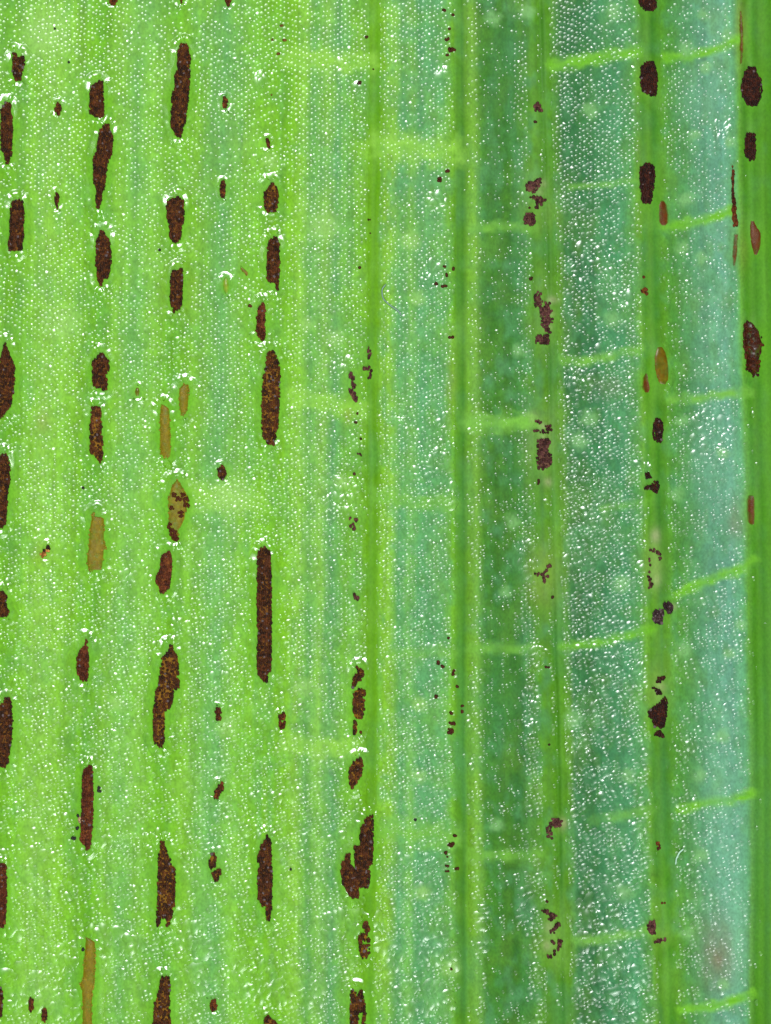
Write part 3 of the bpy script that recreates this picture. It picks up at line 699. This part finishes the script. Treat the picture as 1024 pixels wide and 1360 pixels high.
def lip_mesh(frs, small):
    rows = np.concatenate([np.array(f) for f in frs])
    yt, yb = rows[:, 0].min(), rows[:, 0].max()
    off = 6.0 if small else 9.5
    o_ = np.argsort(rows[:, 0])
    ys = rows[o_, 0]; mids = .5 * (rows[o_, 1] + rows[o_, 2])
    hwm = np.max(rows[:, 2] - rows[:, 1]) * .5
    yc, hy_ = .5 * (yt + yb), .5 * (yb - yt) + off
    npt = int(max(28, 2 * (hy_ * 2 + hwm * 2) / 2.0))
    t = np.linspace(0, 2 * np.pi, npt, endpoint=False)
    py = yc + hy_ * np.sign(np.sin(t)) * np.abs(np.sin(t)) ** .9
    kern = np.array([np.mean(mids[np.abs(ys - np.clip(v, yt, yb)) < max(12, .1 * (yb - yt))]) if (np.abs(ys - np.clip(v, yt, yb)) < max(12, .1 * (yb - yt))).any() else np.interp(v, ys, mids) for v in py])
    hx_ = hwm + off * .85
    px = kern + hx_ * np.sign(np.cos(t)) * np.abs(np.cos(t)) ** .8
    sd = rng.random() * 50
    px += (vnoise(t * 5, t * 0 + sd, 4) - .5) * 3; py += (vnoise(t * 5, t * 0 + sd, 5) - .5) * 3
    dx = np.gradient(np.concatenate([px[-1:], px, px[:1]]))[1:-1]; dy = np.gradient(np.concatenate([py[-1:], py, py[:1]]))[1:-1]
    l = np.hypot(dx, dy) + 1e-6; nx, ny = dy / l, -dx / l
    w = 4.6 if small else 6.8
    s_ = np.linspace(-1, 1, 9)
    nzv = vnoise(t * npt / 16, t * 0 + sd + 9, 6)
    endw = np.abs(np.sin(t)) ** 1.2
    amp = (.12 + .8 * endw) * (.3 + .95 * sstep(.25, .7, nzv)) * (.9 if small else 1.35)
    VX = px[:, None] + nx[:, None] * s_[None] * w; VY = py[:, None] + ny[:, None] * s_[None] * w
    VZ = height(VX, VY) + amp[:, None] * np.cos(s_ * np.pi / 2)[None] ** 2 - .12
    f = []
    nc = 9
    for a in range(npt):
        b = (a + 1) % npt
        for q in range(nc - 1):
            f.append((a * nc + q, b * nc + q, b * nc + q + 1, a * nc + q + 1))
    f = np.array(f)
    v = P(VX, VY, VZ).reshape(-1, 3)
    a, b, c = v[f[0, 0]], v[f[0, 1]], v[f[0, 2]]
    if np.cross(b - a, c - a)[2] < 0:
        f = f[:, ::-1]
    return v, f, colour(VX, VY)


for pi, (kind, grp, lab, frs) in enumerate(PUST):
    frs = [R(t) for t in frs]
    rows = np.concatenate([np.array(f) for f in frs])
    cx0 = .5 * (rows[:, 1].min() + rows[:, 2].max()); cy0 = .5 * (rows[:, 0].min() + rows[:, 0].max())
    loc = P(cx0, cy0, float(height(np.array([cx0]), np.array([cy0]))[0]))
    root = empty('rust_pustule' if grp != GS else 'rust_spot', loc)
    tag(root, lab, 'pustule' if grp != GS else 'rust spot', grp)
    lo, hi, bedc, share = PAL[kind]
    lo, hi, bedc = lin(lo), lin(hi), lin(bedc)
    bmat = BED.get(kind, m_crust)
    soft = kind in BED
    # bed: one piece per fragment
    for fi, fr in enumerate(frs):
        VX, VY, VZ, EE = bed_mesh(fr, bedc, .5 if soft else 1.2, pi * 3 + fi, 1.5 if kind in ('redsoft', 'faint', 'pale') else 2.0)
        bc = np.repeat(bedc[None], VX.size, 0) * (.75 + .5 * fbm(VX.ravel() / 4, VY.ravel() / 7, 3))[:, None]
        if kind == 'tan' and fi == 0:
            bc *= .2
        if soft:   # thin membranes let the leaf's green through in patches
            g = np.clip((fbm(VX.ravel() / 5, VY.ravel() / 9, 5) - .48) * 2, 0, .35)[:, None]
            lc = colour(VX, VY) / ALB
            bc = bc * (1 - g) + lc * .55 * g
            ew = {'redsoft': 2.0, 'faint': 2.6, 'pale': 3.4}.get(kind, 1.6)
            ke = sstep(0, ew, EE.ravel() + (fbm(VX.ravel() / 4, VY.ravel() / 8, 9) - .5) * ew)[:, None]
            bc = lc * (1 - ke) + bc * ke
        mesh_obj('membrane' if soft else 'spore_bed', P(VX, VY, VZ), grid_faces(*VX.shape), bmat, root, bc * ALB * .95, loc=loc)
    # grains
    gxs, gys = [], []
    pitch = 2.7
    for fr in frs:
        y, a, b = frag_rows(fr, 1.0)
        r = np.arange(y[0], y[-1] + 1, pitch * .9)
        for k, ry_ in enumerate(r):
            aa, bb = np.interp(ry_, y, a) + 1.2, np.interp(ry_, y, b) - 1.2
            if bb < aa:
                aa = bb = .5 * (aa + bb)
            nn = max(1, int(round((bb - aa) / pitch)) + 1)
            gxs.append(np.linspace(aa, bb, nn) + np.clip(rng.normal(0, .4, nn), -.7, .7)); gys.append(ry_ + np.clip(rng.normal(0, .4, nn), -.7, .7))
    gxx = np.concatenate(gxs); gyy = np.concatenate(gys)
    if share > 0:
        cl = fbm(gxx / 7, gyy / 7, 7)
        kp = rng.random(len(gxx)) < np.where(cl > .42, share, share * (.62 if kind in ('gappy', 'crumb') else .95 * share))
        if kind in ('olive', 'spotted', 'faint'):
            kp = rng.random(len(gxx)) < share
        gxx, gyy = gxx[kp], gyy[kp]
        n = len(gxx)
        if n:
            soft_g = kind in ('olive', 'spotted', 'faint')
            gr = (1.0 if soft_g else 1.75) * (.7 + .6 * rng.random(n))
            gh = gr * (.4 if soft_g else .62) * (.6 + .7 * rng.random(n))
            gz = height(gxx, gyy) + (1.3 if soft_g else .9 + 1.1 * rng.random(n))
            vx, vy, vz, f = domes(gxx, gyy, gz, gr, gr * 1.15, gh, rng.random(n) * 3, .35)
            k = np.clip((fbm(gxx / 5, gyy / 6, 8) - .5) * 1.8 + .42 + rng.normal(0, .28, n), 0, 1.25)[:, None]
            gc = lo * (1 - k) + hi * k
            if kind in ('dark', 'gappy', 'grey', 'black', 'red'):   # few bluish weathered grains
                w = rng.random(n) < (.25 if kind == 'grey' else .025)
                gc[w] = lin((104, 88, 88))
            if kind == 'tan':
                gc = np.where((gyy > 731)[:, None], lin((206, 140, 70)), lin((46, 24, 12)))
            if lab.startswith('slim dark pustule'):
                gc = np.where((gyy < 572)[:, None], gc * 1.6, gc)
            o = mesh_obj('spore_grains', P(vx, vy, vz), f, m_spore, root, np.repeat(gc * ALB * 1.05, vx.shape[1], axis=0), loc=loc)
            o['kind'] = 'stuff'
    if kind == 'spotted':
        for (sx, sy, sr) in SPOTS:
            n = int(sr * sr * .9)
            t = rng.random(n) * 6.28; r = np.sqrt(rng.random(n)) * sr
            ax, ay = sx + r * np.cos(t), sy + r * np.sin(t)
            g = np.full(n, 1.7)
            vx, vy, vz, f = domes(ax, ay, height(ax, ay) + 1.6, g, g, g * .8, t, .3)
            mesh_obj('spore_clump', P(vx, vy, vz), f, m_spore, root, lin((84, 40, 16)) * ALB, loc=loc)
    if grp != GC and kind not in ('redsoft', 'faint') and cx0 < 500 or kind in ('amber',):
        v, f, c = lip_mesh(frs, grp == GS or kind == 'amber')
        mesh_obj('raised_lip', v, f, m_lip, root, c, loc=loc)

# ---------------------------------------------------------------- tiny loose specks
def speck(name, label, cat, grp, x, y, w, h, c, mat=None):
    n = max(2, int(w * h / 4))
    ax = x + (rng.random(n) - .5) * max(w - 2, .3); ay = y + (rng.random(n) - .5) * max(h - 2, .3)
    g = np.full(n, min(1.9, .55 * min(w, h) + .3)) * (.8 + .4 * rng.random(n))
    loc = P(x, y, float(height(np.array([x]), np.array([y]))[0]))
    vx, vy, vz, f = domes(ax, ay, height(ax, ay) + .5, g, g, g * .9, rng.random(n), .3)
    col = np.repeat(lin(c)[None] * ALB * (.7 + .6 * rng.random((n, 1))), vx.shape[1], axis=0)
    o = mesh_obj(name, P(vx, vy, vz), f, mat or m_spore, None, col, loc=loc)
    o.location = loc
    tag(o, label, cat, grp)


BR = (78, 38, 18)
for (x, y, w, h) in [(590, 14, 4, 4), (602, 20, 4, 3), (597, 38, 3, 3), (594, 52, 6, 5), (600, 66, 10, 6), (594, 73, 4, 3), (596, 227, 9, 4), (584, 239, 6, 7), (602, 357, 3, 4),
                     (590, 354, 4, 3), (593, 365, 4, 5), (579, 376, 5, 5), (590, 380, 8, 3), (599, 448, 7, 3), (596, 847, 3, 3), (582, 880, 4, 6), (588, 885, 4, 5), (602, 893, 4, 8), (607, 912, 4, 3),
                     (579, 925, 5, 5), (614, 937, 5, 4), (614, 945, 4, 5), (599, 947, 4, 4), (600, 961, 11, 4), (599, 971, 10, 8), (605, 1110, 7, 3), (599, 1122, 9, 6), (593, 1132, 6, 5), (593, 1138, 5, 2),
                     (594, 1150, 6, 3), (607, 1154, 7, 4), (594, 1157, 6, 2), (600, 1287, 4, 3)]:
    if w * h >= 54:
        lb = {66: 'hooked brown rust crumb beside the grooved vein, above the broad pale cross patch', 971: 'blocky brown rust crumb, largest of the trail along the grooved vein',
              1122: 'flat brown rust crumb topping the small cluster by the grooved vein near a cross vein'}[y]
    elif y < 100:
        lb = 'tiny rust speck by the grooved vein, above the broad pale cross patch'
    elif y < 300:
        lb = 'flat thin rust chip by the grooved vein below the pale cross patch' if w > h else 'rounder rust chip by the grooved vein below the pale cross patch'
    elif y < 400:
        lb = 'tiny rust speck by the grooved vein, level with the grey curved fibre'
    elif y < 460:
        lb = 'single thin rust dash alone by the grooved vein'
    elif y < 1000:
        lb = 'tiny rust speck in the loose trail below a faint cross vein, by the grooved vein'
    elif y < 1200:
        lb = 'tiny rust speck in the small cluster by the grooved vein, near a cross vein'
    else:
        lb = 'lone rust dot on pale tissue beside the grooved vein'
    speck('rust_speck', lb, 'rust speck', 'rust specks beside the dark grooved vein', x, y, w, h, BR)
for (x, y, w, h) in [(374, 34, 4, 3), (378, 54, 5, 4), (362, 53, 3, 2), (370, 71, 4, 3), (360, 126, 4, 2)]:
    speck('rust_speck', 'faint tiny rust speck on smooth yellow-green tissue above the scalloped fold', 'rust speck', 'faint rust specks above the fold', x, y, w, h, (120, 84, 30))
for (x, y, w, h) in [(487, 49, 4, 3), (477, 110, 5, 6), (496, 92, 3, 2), (491, 292, 5, 2), (492, 310, 3, 2), (477, 355, 4, 3), (474, 549, 4, 3), (473, 561, 5, 3), (479, 582, 3, 4)]:
    speck('rust_speck', 'tiny rust speck beside the pale narrow vein', 'rust speck', 'rust specks beside the pale narrow vein', x, y, w, h, (70, 42, 18))
for (x, y, w, h) in [(711, 162, 8, 3), (705, 370, 5, 4), (715, 640, 4, 7), (734, 793, 4, 5), (726, 1197, 5, 3), (706, 262, 5, 2), (703, 276, 4, 2), (729, 989, 3, 3), (727, 886, 8, 3)]:
    speck('rust_speck', 'tiny dark chip on the double vein', 'rust speck', 'rust chips on the double vein', x, y, w, h, (66, 38, 24))
for (x, y, w, h) in [(855, 368, 4, 3), (881, 1199, 6, 3), (332, 406, 5, 4), (479, 973, 3, 4)]:
    speck('rust_speck', 'tiny stray rust speck near a larger rust spot', 'rust speck', 'stray rust specks', x, y, w, h, (96, 52, 22))
for (x, y, w, h) in [(72, 38, 4, 2.5), (92, 83, 4, 2.5), (212, 332, 3, 3), (110, 648, 3, 3), (386, 1154, 2.5, 5), (552, 1089, 3, 3)]:
    speck('dust_speck', 'lone black dust speck on open green leaf', 'dust', 'black dust specks', x, y, w, h, (20, 20, 14), m_dust)
for (x, y, w, h) in [(132, 1048, 5, 9), (104, 1083, 4, 4), (103, 1100, 5, 4), (98, 1113, 6, 5), (112, 1094, 6, 5)]:
    speck('dust_speck', 'black dust crumb beside the slim reddish pustule', 'dust', 'black dust crumbs by the reddish pustule', x, y, w, h, (20, 18, 14), m_dust)
speck('dust_speck', 'black dust speck on the edge of the ribbed olive pustule', 'dust', None, 110, 1261, 4, 4, (18, 18, 14), m_dust)
speck('plant_crumb', 'pale tan crumb clinging to the slim reddish pustule', 'crumb', None, 107, 1089, 6, 9, (190, 160, 120))


def thread(name, label, pts, r, mat, cat):
    pts = np.array(pts, float)
    t = np.linspace(0, len(pts) - 1, 40)
    # smooth interpolation through points
    x = np.interp(t, range(len(pts)), pts[:, 0]); y = np.interp(t, range(len(pts)), pts[:, 1])
    for _ in range(6):
        x[1:-1] = .25 * x[:-2] + .5 * x[1:-1] + .25 * x[2:]; y[1:-1] = .25 * y[:-2] + .5 * y[1:-1] + .25 * y[2:]
    z = height(x, y) + r + .9
    tx, ty = np.gradient(x), np.gradient(y); l = np.hypot(tx, ty); nx, ny = -ty / l, tx / l
    a = np.arange(8) * 2 * np.pi / 8
    rr = r * np.clip(np.minimum(np.arange(40), 39 - np.arange(40)) / 4 + .25, 0, 1)
    VX = x[:, None] + nx[:, None] * np.cos(a)[None] * rr[:, None]; VY = y[:, None] + ny[:, None] * np.cos(a)[None] * rr[:, None]
    VZ = z[:, None] + np.sin(a)[None] * rr[:, None]
    f = []
    for i in range(39):
        for q in range(8):
            p = (q + 1) % 8
            f.append((i * 8 + q, i * 8 + p, (i + 1) * 8 + p, (i + 1) * 8 + q))
    loc = P(x[20], y[20], float(z[20]))
    o = mesh_obj(name, P(VX, VY, VZ), np.array(f), mat, None, loc=loc)
    o.location = loc
    tag(o, label, cat)


thread('fibre', 'thin grey curved fibre lying on the leaf', [(513, 377), (507, 384), (508, 396), (517, 405), (528, 412), (534, 420)], .9, m_fibre, 'fibre')
thread('leaf_hair', 'pale translucent curled hair beside the wide vein', [(908, 1127), (902, 1132), (898, 1140), (897, 1148)], 1.1, m_hair, 'hair')

# small glossy ring warts in the skin of the leaf
for (rx_, ry_) in ((533, 547), (1018, 820), (959, 603)):
    v, f, c = lip_mesh([[(ry_ - 3, rx_ - 2, rx_ + 2), (ry_, rx_ - 3, rx_ + 3), (ry_ + 3, rx_ - 2, rx_ + 2)]], True)
    mesh_obj('ring_wart', v, f, m_lip, leaf, c)
